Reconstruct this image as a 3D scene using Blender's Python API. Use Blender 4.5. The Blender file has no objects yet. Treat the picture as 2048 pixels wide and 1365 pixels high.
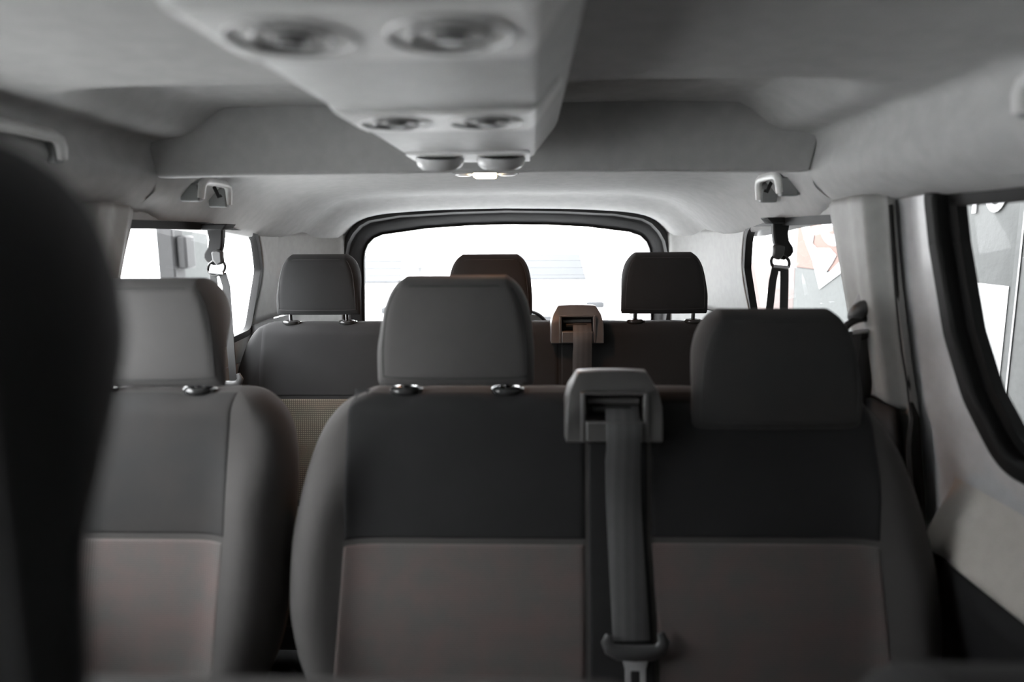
import bpy, bmesh, math, random
from mathutils import Vector, Matrix
random.seed(4)
sc = bpy.context.scene
COL = sc.collection
R = math.radians

# ------------------------------------------------------------------ camera
CAM = Vector((.13, 0, 1.24))
TH, PS, RO = R(8.85), R(1.78), R(.4)
_r = Vector((math.cos(PS), math.sin(PS), 0))
_f = Vector((-math.sin(PS)*math.cos(TH), math.cos(PS)*math.cos(TH), -math.sin(TH)))
_u = _r.cross(_f)
CR = _r*math.cos(RO) - _u*math.sin(RO)
CU = _u*math.cos(RO) + _r*math.sin(RO)
cd = bpy.data.cameras.new('camera'); cam = bpy.data.objects.new('camera', cd); COL.objects.link(cam)
cd.sensor_width = 36; cd.lens = 24; cd.clip_start = .02
cam.matrix_world = Matrix(((CR.x, CU.x, -_f.x, CAM.x), (CR.y, CU.y, -_f.y, CAM.y), (CR.z, CU.z, -_f.z, CAM.z), (0, 0, 0, 1)))
cd.dof.use_dof = True; cd.dof.focus_distance = 2.15; cd.dof.aperture_fstop = 2.0
sc.camera = cam

# ------------------------------------------------------------------ daylight and exposure
w = bpy.data.worlds.new('overcast'); sc.world = w; w.use_nodes = True
bg = w.node_tree.nodes['Background']; bg.inputs[0].default_value = (.96, .98, 1, 1); bg.inputs[1].default_value = 22.0
sc.view_settings.view_transform = 'Standard'; sc.view_settings.look = 'None'
sc.view_settings.gamma = 1; sc.view_settings.use_curve_mapping = False
sc.view_settings.exposure = 0.0

# ------------------------------------------------------------------ materials
def mat(name, col, rough=.6, metal=0., col2=None, nscale=40., bump=0., bscale=600., spec=.5, coat=0., weave=None, wamt=.3, sheen=0.):
    m = bpy.data.materials.new(name); m.use_nodes = True
    nt = m.node_tree; b = nt.nodes['Principled BSDF']
    b.inputs['Roughness'].default_value = rough; b.inputs['Metallic'].default_value = metal
    b.inputs['Specular IOR Level'].default_value = spec
    b.inputs['Coat Weight'].default_value = coat
    b.inputs['Sheen Weight'].default_value = sheen
    tc = nt.nodes.new('ShaderNodeTexCoord')
    n = nt.nodes.new('ShaderNodeTexNoise'); n.inputs['Scale'].default_value = nscale; n.inputs['Detail'].default_value = 3
    nt.links.new(tc.outputs['Object'], n.inputs['Vector'])
    cr = nt.nodes.new('ShaderNodeMix'); cr.data_type = 'RGBA'
    c2 = col2 or tuple(c*.92 for c in col)
    cr.inputs[6].default_value = (*col, 1); cr.inputs[7].default_value = (*c2, 1)
    mr = nt.nodes.new('ShaderNodeMapRange'); mr.inputs[1].default_value = .35; mr.inputs[2].default_value = .65
    nt.links.new(n.outputs['Fac'], mr.inputs[0]); nt.links.new(mr.outputs[0], cr.inputs[0])
    out = cr.outputs[2]; h = None
    if weave:                                   # (axes, pitch in metres): fine woven ribs
        for ax, pitch in weave:
            wv = nt.nodes.new('ShaderNodeTexWave'); wv.wave_type = 'BANDS'; wv.bands_direction = ax
            wv.inputs['Scale'].default_value = .314/pitch; wv.inputs['Distortion'].default_value = .6; wv.inputs['Detail Scale'].default_value = 3
            nt.links.new(tc.outputs['Object'], wv.inputs['Vector'])
            if h is None: h = wv.outputs['Fac']
            else:
                mu = nt.nodes.new('ShaderNodeMath'); mu.operation = 'MULTIPLY'
                nt.links.new(h, mu.inputs[0]); nt.links.new(wv.outputs['Fac'], mu.inputs[1]); h = mu.outputs[0]
        mx = nt.nodes.new('ShaderNodeMix'); mx.data_type = 'RGBA'; mx.blend_type = 'MULTIPLY'; mx.inputs[0].default_value = wamt
        vv = nt.nodes.new('ShaderNodeMapRange'); vv.inputs[3].default_value = .25; vv.inputs[4].default_value = 1.35
        nt.links.new(h, vv.inputs[0]); nt.links.new(out, mx.inputs[6]); nt.links.new(vv.outputs[0], mx.inputs[7]); out = mx.outputs[2]
    nt.links.new(out, b.inputs['Base Color'])
    if bump:
        nb = nt.nodes.new('ShaderNodeTexNoise'); nb.inputs['Scale'].default_value = bscale; nb.inputs['Detail'].default_value = 4
        nt.links.new(tc.outputs['Object'], nb.inputs['Vector'])
        bp = nt.nodes.new('ShaderNodeBump'); bp.inputs['Strength'].default_value = bump; bp.inputs['Distance'].default_value = .002
        nt.links.new(nb.outputs['Fac'], bp.inputs['Height']); nt.links.new(bp.outputs[0], b.inputs['Normal'])
    return m

def glass(name, tint=.95):
    m = bpy.data.materials.new(name); m.use_nodes = True; nt = m.node_tree
    for n in list(nt.nodes):
        if n.type == 'BSDF_PRINCIPLED': nt.nodes.remove(n)
    o = nt.nodes['Material Output']
    t = nt.nodes.new('ShaderNodeBsdfTransparent'); t.inputs[0].default_value = (tint, tint*1.003, tint, 1)
    g = nt.nodes.new('ShaderNodeBsdfGlossy'); g.inputs['Roughness'].default_value = .02
    fr = nt.nodes.new('ShaderNodeFresnel')
    ge = nt.nodes.new('ShaderNodeNewGeometry'); io = nt.nodes.new('ShaderNodeMapRange')   # same reflectance from both faces of the pane
    io.inputs[3].default_value = 1.16; io.inputs[4].default_value = 1/1.16
    nt.links.new(ge.outputs['Backfacing'], io.inputs[0]); nt.links.new(io.outputs[0], fr.inputs[0])
    mx = nt.nodes.new('ShaderNodeMixShader')
    nt.links.new(fr.outputs[0], mx.inputs[0]); nt.links.new(t.outputs[0], mx.inputs[1]); nt.links.new(g.outputs[0], mx.inputs[2])
    nt.links.new(mx.outputs[0], o.inputs[0])
    return m

def emit(name, col, s):
    m = bpy.data.materials.new(name); m.use_nodes = True; b = m.node_tree.nodes['Principled BSDF']
    b.inputs['Base Color'].default_value = (.9, .85, .8, 1)
    b.inputs['Emission Color'].default_value = (*col, 1); b.inputs['Emission Strength'].default_value = s
    return m

M = dict(
    liner=mat('headliner_cloth', (.46, .46, .455), .95, bump=.25, bscale=900, nscale=30, spec=.1),
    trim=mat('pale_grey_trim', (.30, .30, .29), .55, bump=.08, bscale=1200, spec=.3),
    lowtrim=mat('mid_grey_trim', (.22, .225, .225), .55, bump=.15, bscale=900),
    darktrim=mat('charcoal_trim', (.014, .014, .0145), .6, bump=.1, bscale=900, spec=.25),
    paint=mat('grey_body_paint', (.47, .47, .475), .35, coat=.1),
    doortrim=mat('beige_door_ledge', (.52, .49, .45), .35),
    rubber=mat('black_rubber', (.010, .010, .010), .6, spec=.2),
    tail=mat('tailgate_black_trim', (.032, .032, .033), .55, bump=.1, spec=.3),
    console=mat('console_grey_plastic', (.72, .725, .72), .5, bump=.05, bscale=1000),
    bezel=mat('bezel_pale_plastic', (.97, .97, .96), .4),
    vent=mat('vent_grey_plastic', (.52, .52, .52), .32),
    ventdark=mat('vent_dark', (.03, .03, .03), .6),
    ventmid=mat('vent_mid_grey', (.16, .16, .16), .4),
    fab=mat('charcoal_cloth', (.031, .031, .031), .9, bump=.3, bscale=1500, col2=(.036, .034, .033), nscale=12, sheen=.05, spec=.2),
    fabdark=mat('black_cloth', (.019, .019, .0195), .9, bump=.3, bscale=1500, nscale=14, sheen=.04, spec=.2),
    bol=mat('bolster_cloth', (.062, .059, .057), .88, bump=.3, bscale=1500, nscale=10, sheen=.05, spec=.2),
    insert=mat('ribbed_grey_insert', (.132, .123, .118), .9, col2=(.158, .124, .118), nscale=16, weave=(('Z', .0034), ('X', .0045)), wamt=.5, spec=.15),
    mesh=mat('dotted_mesh_insert', (.13, .125, .10), .9, col2=(.15, .125, .10), nscale=16, weave=(('Z', .0062), ('X', .0062)), wamt=.8, spec=.15),
    head=mat('headrest_cloth', (.078, .075, .073), .75, bump=.25, bscale=1800, nscale=10, sheen=.05, spec=.3),
    seam=mat('seam_piping', (.020, .020, .020), .7),
    chrome=mat('satin_steel', (.55, .55, .56), .32, metal=.6),
    post=mat('dark_steel_post', (.10, .10, .10), .22, metal=1),
    sleeve=mat('gloss_black_sleeve', (.03, .03, .03), .12),
    house=mat('belt_housing_plastic', (.085, .082, .080), .45, bump=.1, bscale=1000),
    slot=mat('slot_black', (.01, .01, .01), .6),
    web=mat('charcoal_webbing', (.085, .085, .085), .6, weave=(('Z', .0022), ('X', .016)), wamt=.35),
    webd=mat('black_webbing', (.03, .03, .03), .6, weave=(('Z', .0022),), wamt=.35),
    tongue=mat('belt_tongue_plastic', (.05, .05, .05), .4),
    handle=mat('handle_grey_plastic', (.62, .62, .61), .4),
    lens=emit('lamp_lens', (1, .78, .5), 14.0),
    glass=glass('clear_glass'),
    carpet=mat('black_carpet', (.02, .02, .02), .95, bump=.5, bscale=500),
    wire=mat('heater_wire', (.12, .10, .09), .5),
    asphalt=mat('pale_forecourt', (.72, .72, .72), .9, nscale=3, bump=.2, bscale=60),
    bouncefloor=mat('grey_bounce_floor', (.50, .50, .49), .5, nscale=3),
    blocker_face=mat('white_sky_blocker', (.75, .75, .75), .9, spec=0),
    wallg=mat('grey_render_wall', (.090, .092, .091), .9, spec=0, bump=.9, bscale=28, nscale=8),
    wallp=mat('smooth_grey_panel', (.105, .107, .106), .7, spec=0),
    white=mat('sign_white', (.40, .40, .40), .6, spec=0),
    hazed_red=mat('sign_hazed_red', (.125, .088, .079), .6, spec=0),  # red block with the window glare mixed into its colour
    hazed_pink=mat('sign_hazed_pink', (.105, .089, .086), .6, spec=0),  # red paled further, glass haze put into the colour
    signg=mat('sign_grey', (.082, .085, .084), .6, spec=0),
    pipe=mat('grey_pipe', (.22, .22, .22), .5),
    carw=mat('car_white', (.8, .8, .8), .3, coat=.5),
    carg=mat('car_glass', (.05, .052, .055), .6, spec=.1),
    tyre=mat('tyre', (.08, .08, .08), .8),
)

# ------------------------------------------------------------------ helpers
WL = {}
def add(name, verts, faces, m, parent=None, smooth=True, weld=0., bevel=0., seg=2, angle=40, origin=None):
    bm = bmesh.new()
    vs = [bm.verts.new(v) for v in verts]
    for f in faces:
        try: bm.faces.new([vs[i] for i in f])
        except ValueError: pass
    return addbm(name, bm, m, parent, smooth, weld, bevel, seg, angle, origin)

def addbm(name, bm, m, parent=None, smooth=True, weld=0., bevel=0., seg=2, angle=40, origin=None):
    if weld: bmesh.ops.remove_doubles(bm, verts=bm.verts, dist=weld)
    bmesh.ops.recalc_face_normals(bm, faces=bm.faces)
    if origin is None:
        xs = [v.co for v in bm.verts]
        c = Vector([(min(p[i] for p in xs)+max(p[i] for p in xs))/2 for i in range(3)])
        c.z = min(p.z for p in xs)
    else: c = Vector(origin)
    for v in bm.verts: v.co -= c
    me = bpy.data.meshes.new(name); bm.to_mesh(me); bm.free()
    o = bpy.data.objects.new(name, me); COL.objects.link(o)
    if isinstance(m, str): m = M[m]
    me.materials.append(m)
    if smooth:
        for p in me.polygons: p.use_smooth = True
    if bevel:
        b = o.modifiers.new('bevel', 'BEVEL'); b.width = bevel; b.segments = seg; b.limit_method = 'ANGLE'; b.angle_limit = R(angle)
        b.harden_normals = False
    if smooth and hasattr(me, 'set_sharp_from_angle') and not bevel: me.set_sharp_from_angle(angle=R(angle))
    elif smooth and bevel:
        pass
    if bevel and smooth:
        me.set_sharp_from_angle(angle=R(89))
    WL[o] = c
    if parent is not None: o.parent = parent; o.location = c - WL[parent]
    else: o.location = c
    return o

def tag(o, label, cat=None, group=None, kind=None):
    o['label'] = label
    if cat: o['category'] = cat
    if group: o['group'] = group
    if kind: o['kind'] = kind
    return o
def thing(name, loc, label, cat, group=None, kind=None):
    o = bpy.data.objects.new(name, None); COL.objects.link(o); o.empty_display_size = .05
    o.location = loc; WL[o] = Vector(loc)
    return tag(o, label, cat, group, kind)
def structure(name, loc, label, cat): return thing(name, loc, label, cat, kind='structure')

def box(bm, x0, x1, y0, y1, z0, z1):
    v = [bm.verts.new((x, y, z)) for x in (x0, x1) for y in (y0, y1) for z in (z0, z1)]
    for f in ((0, 1, 3, 2), (4, 6, 7, 5), (0, 4, 5, 1), (2, 3, 7, 6), (0, 2, 6, 4), (1, 5, 7, 3)): bm.faces.new([v[i] for i in f])
def addbox(name, x0, x1, y0, y1, z0, z1, m, parent=None, bevel=.0, **k):
    bm = bmesh.new(); box(bm, x0, x1, y0, y1, z0, z1); return addbm(name, bm, m, parent, bevel=bevel, **k)

def prism(bm, poly, a, b):
    """poly: list of Vectors, extruded from poly+a to poly+b"""
    n = len(poly); A = [bm.verts.new(p+a) for p in poly]; B = [bm.verts.new(p+b) for p in poly]
    bm.faces.new(A); bm.faces.new(B[::-1])
    for i in range(n): bm.faces.new((A[i], A[(i+1) % n], B[(i+1) % n], B[i]))

def frame(bm, outer, inner, a, b):
    """ring between two equal-length loops, extruded a..b"""
    n = len(outer)
    L = [[bm.verts.new(p+q) for p in loop] for loop in (outer, inner) for q in (a, b)]
    oa, ob, ia, ib = L
    for i in range(n):
        j = (i+1) % n
        bm.faces.new((oa[i], oa[j], ia[j], ia[i])); bm.faces.new((ob[i], ib[i], ib[j], ob[j]))
        bm.faces.new((oa[i], ob[i], ob[j], oa[j])); bm.faces.new((ia[i], ia[j], ib[j], ib[i]))

def tube(bm, pts, r, n=10, closed=False, flat=None):
    """swept tube; r number or list; flat=(axis Vector, factor) squashes along axis"""
    pts = [Vector(p) for p in pts]; k = len(pts); rings = []
    up = None
    for i, p in enumerate(pts):
        a = pts[(i-1) % k] if (closed or i > 0) else p; b = pts[(i+1) % k] if (closed or i < k-1) else p
        t = (b-a).normalized()
        if up is None:
            up = Vector((0, 0, 1)) if abs(t.z) < .9 else Vector((0, 1, 0))
        s = t.cross(up).normalized(); up = s.cross(t).normalized()
        rr = r[i] if isinstance(r, (list, tuple)) else r
        ring = []
        for j in range(n):
            o = s*math.cos(2*math.pi*j/n)*rr + up*math.sin(2*math.pi*j/n)*rr
            if flat: o -= flat[0]*o.dot(flat[0])*(1-flat[1])
            ring.append(bm.verts.new(p+o))
        rings.append(ring)
    m = k if closed else k-1
    for i in range(m):
        A, B = rings[i], rings[(i+1) % k]
        for j in range(n): bm.faces.new((A[j], A[(j+1) % n], B[(j+1) % n], B[j]))
    if not closed:
        bm.faces.new(rings[0][::-1]); bm.faces.new(rings[-1])
def addtube(name, pts, r, m, parent=None, **k):
    kk = {q: k.pop(q) for q in ('n', 'closed', 'flat') if q in k}
    bm = bmesh.new(); tube(bm, pts, r, **kk); return addbm(name, bm, m, parent, **k)

def lathe(bm, c, prof, n=28, ax=Vector((0, 0, 1)), sx=1., sy=1.):
    c = Vector(c); ax = ax.normalized()
    e1 = ax.orthogonal().normalized() if abs(ax.z) < .99 else Vector((1, 0, 0)); e2 = ax.cross(e1)
    rings = []
    for (r, h) in prof:
        if r < 1e-6: rings.append([bm.verts.new(c+ax*h)])
        else: rings.append([bm.verts.new(c+ax*h+e1*(r*sx*math.cos(2*math.pi*j/n))+e2*(r*sy*math.sin(2*math.pi*j/n))) for j in range(n)])
    for A, B in zip(rings, rings[1:]):
        for j in range(n):
            q = (j+1) % n
            if len(A) == 1 and len(B) == 1: continue
            if len(A) == 1: bm.faces.new((A[0], B[q], B[j]))
            elif len(B) == 1: bm.faces.new((A[j], A[q], B[0]))
            else: bm.faces.new((A[j], A[q], B[q], B[j]))
def addlathe(name, c, prof, m, parent=None, **k):
    kk = {q: k.pop(q) for q in ('n', 'ax', 'sx', 'sy') if q in k}
    bm = bmesh.new(); lathe(bm, c, prof, **kk); return addbm(name, bm, m, parent, **k)

def sm(t): t = max(0., min(1., t)); return t*t*(3-2*t)
def interp(tab, t):
    """smooth (catmull-rom style, monotone tangents) lookup in [(t,v),...] ascending"""
    if t <= tab[0][0]: return tab[0][1]
    if t >= tab[-1][0]: return tab[-1][1]
    for i in range(len(tab)-1):
        if tab[i][0] <= t <= tab[i+1][0]: break
    t0, v0 = tab[i]; t1, v1 = tab[i+1]; h = t1-t0; d = (v1-v0)/h
    def sl(j): return (tab[j+1][1]-tab[j][1])/(tab[j+1][0]-tab[j][0])
    m0 = d if i == 0 else (0 if sl(i-1)*d <= 0 else 2*sl(i-1)*d/(sl(i-1)+d))
    m1 = d if i == len(tab)-2 else (0 if sl(i+1)*d <= 0 else 2*sl(i+1)*d/(sl(i+1)+d))
    s = (t-t0)/h
    return (2*s**3-3*s*s+1)*v0+(s**3-2*s*s+s)*h*m0+(-2*s**3+3*s*s)*v1+(s**3-s*s)*h*m1
def cosp(n): return [.5-.5*math.cos(math.pi*i/(n-1)) for i in range(n)]

def surf(name, fn, nu, nv, m, parent=None, us=None, vs=None, thick=0., **k):
    us = us or [i/(nu-1) for i in range(nu)]; vs = vs or [i/(nv-1) for i in range(nv)]
    V = [fn(u, v) for v in vs for u in us]; nu, nv = len(us), len(vs)
    F = [(j*nu+i, j*nu+i+1, (j+1)*nu+i+1, (j+1)*nu+i) for j in range(nv-1) for i in range(nu-1)]
    o = add(name, V, F, m, parent, **k)
    if thick:
        s = o.modifiers.new('solid', 'SOLIDIFY'); s.thickness = abs(thick); s.offset = 1 if thick > 0 else -1
    return o

def puffy(name, z0, z1, xl, xr, yf, yb, RD, m, parent=None, nz=34, nx=34, rb=None):
    """upholstered body: outline xl(z)..xr(z), front yf(x,z), back yb(x,z), rounded over RD at its rim"""
    V, F = [], []
    cz, cx = cosp(nz), cosp(nx)
    for side in (0, 1):
        for b in cz:
            z = z0+(z1-z0)*b; L, Q = xl(z), xr(z)
            for a in cx:
                x = L+(Q-L)*a
                d = min(x-L, Q-x, z1-z); rr = RD
                e1 = 1-min(1, max(0, d)/RD)
                e2 = 1-min(1, (z-z0)/(rb or RD))
                E = math.sqrt(max(0, 1-e1**2.3))*math.sqrt(max(0, 1-e2**2.3))
                f, k = yf(x, z), yb(x, z); ym = (f+k)/2
                V.append((x, ym+((f if side == 0 else k)-ym)*E, z))
    n = nz*nx
    for side in (0, 1):
        for j in range(nz-1):
            for i in range(nx-1):
                q = (j*nx+i, j*nx+i+1, (j+1)*nx+i+1, (j+1)*nx+i)
                F.append(tuple(side*n+p for p in (q if side == 0 else q[::-1])))
    return add(name, V, F, m, parent, weld=1e-5, angle=70)

def fill(loops, to3, solid=None):
    """flat sheet with holes; loops of 2d points, to3 maps (a,b)->Vector"""
    bm = bmesh.new(); E = []
    for lp in loops:
        vs = [bm.verts.new((a, b, 0)) for a, b in lp]
        E += [bm.edges.new((vs[i], vs[(i+1) % len(vs)])) for i in range(len(vs))]
    bmesh.ops.triangle_fill(bm, edges=E, use_beauty=True, use_dissolve=False)
    for v in bm.verts: v.co = to3(v.co.x, v.co.y)
    return bm
def rounded(pts, n=6):
    """pts: [(a,b,r)] polygon with corner radii -> loop"""
    out = []; k = len(pts)
    for i in range(k):
        p = Vector(pts[i][:2]); a = Vector(pts[i-1][:2]); b = Vector(pts[(i+1) % k][:2]); r = pts[i][2]
        u = (a-p).normalized(); v = (b-p).normalized()
        ang = u.angle(v); t = min(r/max(math.tan(ang/2), 1e-3), (a-p).length*.49, (b-p).length*.49)
        if r <= 0: out += [tuple(p)]*1; continue
        P0, P1 = p+u*t, p+v*t
        for q in range(n+1):
            s = q/n; out.append(tuple((1-s)**2*P0+2*s*(1-s)*p+s*s*P1))
    return out
def inset(loop, d):
    """offset a 2d loop inwards by d (>0) keeping the vertex count"""
    n = len(loop); area = sum(loop[i][0]*loop[(i+1) % n][1]-loop[(i+1) % n][0]*loop[i][1] for i in range(n))
    s = 1 if area > 0 else -1; out = []
    for i in range(n):
        p, a, b = Vector(loop[i]), Vector(loop[i-1]), Vector(loop[(i+1) % n])
        e1 = (p-a); e2 = (b-p)
        if e1.length < 1e-7: e1 = e2
        if e2.length < 1e-7: e2 = e1
        n1 = Vector((-e1.y, e1.x)).normalized()*s; n2 = Vector((-e2.y, e2.x)).normalized()*s
        nn = n1+n2; nn = nn.normalized() if nn.length > 1e-6 else n1
        out.append(tuple(p+nn*(d/max(.5, nn.dot(n1)))))
    return out

# ------------------------------------------------------------------ the van shell
MID = .015                                     # centre line of the van
def wx(s, z, off=0.):                           # inner face of the side wall
    return MID+s*(.80+off+.12*(1.1-z))
def on_wall(s, off=0.): return lambda y, z: Vector((wx(s, z, off), y, z))

flo = addbox('floor', -1.0, 1.0, -1.1, 2.95, -.05, 0, 'carpet'); tag(flo, 'black carpeted van floor below the seats', 'floor', kind='structure')

# ---- headliner, front half
def prof_front(y):
    return [(0, 1.462), (.30, 1.461), (.50, 1.459), (.62, 1.453), (.685, 1.446), (.708, 1.434), (.706, 1.41), (.698, 1.38), (.708, 1.350), (.742, 1.322), (.785, 1.304), (.812, 1.301), (.86, 1.300)]
def arc(prof, n):
    out = []
    L = [0]
    for a, b in zip(prof, prof[1:]): L.append(L[-1]+math.hypot(b[0]-a[0], b[1]-a[1]))
    tx = [(l, p[0]) for l, p in zip(L, prof)]; tz = [(l, p[1]) for l, p in zip(L, prof)]
    for i in range(n):
        l = L[-1]*i/(n-1); out.append((interp(tx, l), interp(tz, l)))
    return out
def liner_front(u, v):
    y = -1.0+v*2.53
    a = AF[min(len(AF)-1, int(round(abs(u*2-1)*(len(AF)-1))))]
    s = 1 if u > .5 else -1
    x, z = a
    # shallow roof pocket in front of the cross beam, either side of the console
    up = sm((y-1.03)/.12)*(1-sm((x-.54)/.10))
    z += .055*up
    z -= .013*sm((y-1.2)/.3)*sm((x-.70)/.08)
    z -= .03*sm((-y-.1)/.8)
    return Vector((MID+s*x, y, z))
AF = arc(prof_front(0), 45)
vsf = [i/30*.72 for i in range(30)]+[.72+.28*i/40 for i in range(41)]
ceil = surf('ceiling', liner_front, 0, 0, 'liner', us=[i/88 for i in range(89)], vs=vsf, angle=60)
tag(ceil, 'grey cloth headliner over the front and middle seats', 'ceiling', kind='structure')

# ---- cross beam
bm = bmesh.new()
bp = [(-.712, 1.50, 1.446), (-.696, 1.497, 1.372), (-.694, 1.503, 1.367), (-.694, 1.545, 1.369), (-.695, 1.555, 1.40), (-.70, 1.555, 1.47), (-.712, 1.53, 1.53), (-.712, 1.512, 1.53)]
nb = 25; rows = []
for i in range(nb):
    t = i/(nb-1)*2-1
    row = []
    for (x, y, z) in bp:
        row.append(bm.verts.new((MID+abs(x)*t, y-.012*(t*t), z+(.006*(1-t*t) if z < 1.45 else 0))))
    rows.append(row)
for A, B in zip(rows, rows[1:]):
    for j in range(len(bp)): bm.faces.new((A[j], A[(j+1) % len(bp)], B[(j+1) % len(bp)], B[j]))
bm.faces.new(rows[0]); bm.faces.new(rows[-1][::-1])
beam = addbm('trim_1', bm, 'liner', bevel=.004, angle=30)
tag(beam, 'grey cross beam spanning the roof behind the air console', 'beam', kind='structure')

# ---- headliner, rear half
P0 = [(0, 1.410), (.25, 1.410), (.50, 1.408), (.62, 1.406), (.68, 1.400), (.698, 1.380), (.708, 1.345), (.742, 1.314), (.785, 1.293), (.86, 1.287)]
PA = [(0, 1.410), (.25, 1.409), (.50, 1.406), (.62, 1.398), (.675, 1.383), (.71, 1.355), (.742, 1.318), (.768, 1.282), (.785, 1.266), (.86, 1.262)]
PB = [(0, 1.390), (.25, 1.389), (.48, 1.384), (.59, 1.368), (.65, 1.342), (.69, 1.315), (.73, 1.280), (.762, 1.252), (.782, 1.234), (.86, 1.229)]
PC = [(0, 1.348), (.25, 1.344), (.40, 1.337), (.50, 1.329), (.57, 1.316), (.615, 1.298), (.645, 1.276), (.668, 1.252), (.684, 1.234), (.78, 1.228)]
NA = 36
a0, aA, aB, aC = arc(P0, NA), arc(PA, NA), arc(PB, NA), arc(PC, NA)
def liner_rear(u, v):
    y = 1.50+v*1.39
    i = int(round(abs(u*2-1)*(NA-1))); s = 1 if u > .5 else -1
    t = sm((y-1.75)/.6); k = sm((y-2.58)/.22)
    p = sm((y-1.54)/.10)
    q = [a0[i][c]*(1-p)+aA[i][c]*p for c in (0, 1)]
    x, z = [(q[c]*(1-t)+aB[i][c]*t)*(1-k)+aC[i][c]*k for c in (0, 1)]
    return Vector((MID+s*x, y, z))
cr = surf('rear_headliner', liner_rear, 2*NA-1, 48, 'liner', parent=None, angle=60)
tag(cr, 'pale grey headliner over the rear bench and tailgate', 'ceiling', kind='structure')
cr.name = 'ceiling'

# metal roof skin above everything
rf = addbox('roof', -.95, .98, -1.2, 3.0, 1.60, 1.64, 'paint'); tag(rf, 'outer sheet metal roof above the headliner', 'roof', kind='structure')

# ---- side walls with window openings (y,z loops)
def qloop(dy):                                  # quarter window opening
    return [(y+dy, z) for y, z in rounded([(1.49, 1.275, .01), (2.20, 1.275, .13), (2.262, 1.13, .05), (2.205, .925, .055), (1.95, .912, .02), (1.34, .90, .03), (1.39, 1.0, .05), (1.44, 1.135, .05)], 8)]
def sloop():                                    # sliding door window opening (outer edge of its rubber)
    return rounded([(.32, 1.334, .06), (1.222, 1.334, .045), (1.207, 1.215, .06), (1.172, 1.065, .1), (1.125, .965, .1), (1.04, .872, .10), (.32, .86, .08)], 8)
def floop():
    return rounded([(-.55, 1.27, .05), (.02, 1.29, .05), (.06, .88, .05), (-.95, .88, .05)], 6)
for s, sn in ((-1, 'left'), (1, 'right')):
    dy = 0. if s < 0 else -.045
    lab = 'passenger' if s < 0 else 'driver'
    q = qloop(dy)
    # rear body side
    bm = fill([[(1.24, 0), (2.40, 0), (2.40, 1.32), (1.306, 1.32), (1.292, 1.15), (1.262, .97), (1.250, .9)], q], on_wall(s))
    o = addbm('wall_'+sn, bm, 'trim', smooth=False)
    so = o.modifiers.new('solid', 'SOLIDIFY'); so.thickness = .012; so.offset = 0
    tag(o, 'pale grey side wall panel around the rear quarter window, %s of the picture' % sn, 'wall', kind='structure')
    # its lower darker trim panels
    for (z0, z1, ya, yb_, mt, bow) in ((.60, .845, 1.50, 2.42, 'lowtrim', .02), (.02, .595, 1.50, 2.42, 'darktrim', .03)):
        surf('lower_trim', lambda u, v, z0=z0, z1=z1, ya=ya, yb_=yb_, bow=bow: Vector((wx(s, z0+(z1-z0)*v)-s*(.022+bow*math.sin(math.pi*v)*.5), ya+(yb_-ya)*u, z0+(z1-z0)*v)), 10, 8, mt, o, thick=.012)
    # quarter window: seal and pane
    wn = structure('window_%d' % (2 if s < 0 else 3), (wx(s, .95), 1.85, .92), 'rear quarter window beside the rear bench, %s of the picture' % sn, 'window')
    bm = bmesh.new(); T = on_wall(s)
    qi = inset(q, .016)
    frame(bm, [T(a, b) for a, b in inset(q, -.004)], [T(a, b) for a, b in qi], Vector((-s*.010, 0, 0)), Vector((s*.012, 0, 0)))
    addbm('rubber_seal', bm, 'rubber', wn, bevel=.003)
    bm = fill([qi], on_wall(s, .006)); addbm('pane', bm, 'glass', wn, smooth=False)
    # sliding door with its window
    d = structure('door_%d' % (1 if s > 0 else 2), (wx(s, .5), .75, .03), 'grey painted sliding side door with large window, %s of the picture' % sn, 'door')
    T = on_wall(s, .03); sl = sloop()
    bm = fill([[(.13, .05), (1.40, .05), (1.40, 1.37), (.13, 1.37)], sl], T)
    o = addbm('door_frame', bm, 'paint', d, smooth=False); so = o.modifiers.new('solid', 'SOLIDIFY'); so.thickness = .03; so.offset = 0
    # inner ledge and dark lower panel
    surf('ledge_trim', lambda u, v: Vector((wx(s, .69+.10*v, .03)-s*(.018+.055*(1-sm(v))), .16+(1.0+.0*v)*u, .69+.145*v)), 14, 10, 'doortrim', d, thick=.01)
    surf('lower_panel', lambda u, v: Vector((wx(s, .08+.61*v, .03)-s*(.03+.05*sm(v)), .16+1.0*u, .08+.612*v)), 10, 12, 'darktrim', d, thick=.012)
    wn = structure('window_%d' % (4 if s > 0 else 5), (wx(s, .9), .75, .87), 'sliding door window framed in black rubber, %s of the picture' % sn, 'window')
    bm = bmesh.new(); si = inset(sl, .030)
    frame(bm, [T(a, b) for a, b in inset(sl, -.002)], [T(a, b) for a, b in si], Vector((-s*.022, 0, 0)), Vector((s*.01, 0, 0)))
    addbm('rubber_seal', bm, 'rubber', wn, bevel=.006)
    bm = bmesh.new(); si2 = inset(sl, .052)
    frame(bm, [T(a, b) for a, b in inset(sl, .024)], [T(a, b) for a, b in si2], Vector((s*.002, 0, 0)), Vector((s*.02, 0, 0)))
    addbm('inner_seal', bm, 'rubber', wn, bevel=.004)
    bm = fill([si2], on_wall(s, .042)); addbm('pane', bm, 'glass', wn, smooth=False)
    # front door with its window
    T = on_wall(s, .04)
    d = structure('door_%d' % (3 if s > 0 else 4), (wx(s, .5), -.4, .03), 'front cab door with window, %s of the picture' % sn, 'door')
    bm = fill([[(-1.1, .05), (.13, .05), (.13, 1.36), (-1.1, 1.36)], floop()], T)
    o = addbm('door_frame', bm, 'darktrim', d, smooth=False); so = o.modifiers.new('solid', 'SOLIDIFY'); so.thickness = .03
    bm = fill([floop()], T); addbm('pane', bm, 'glass', d, smooth=False)
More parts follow.
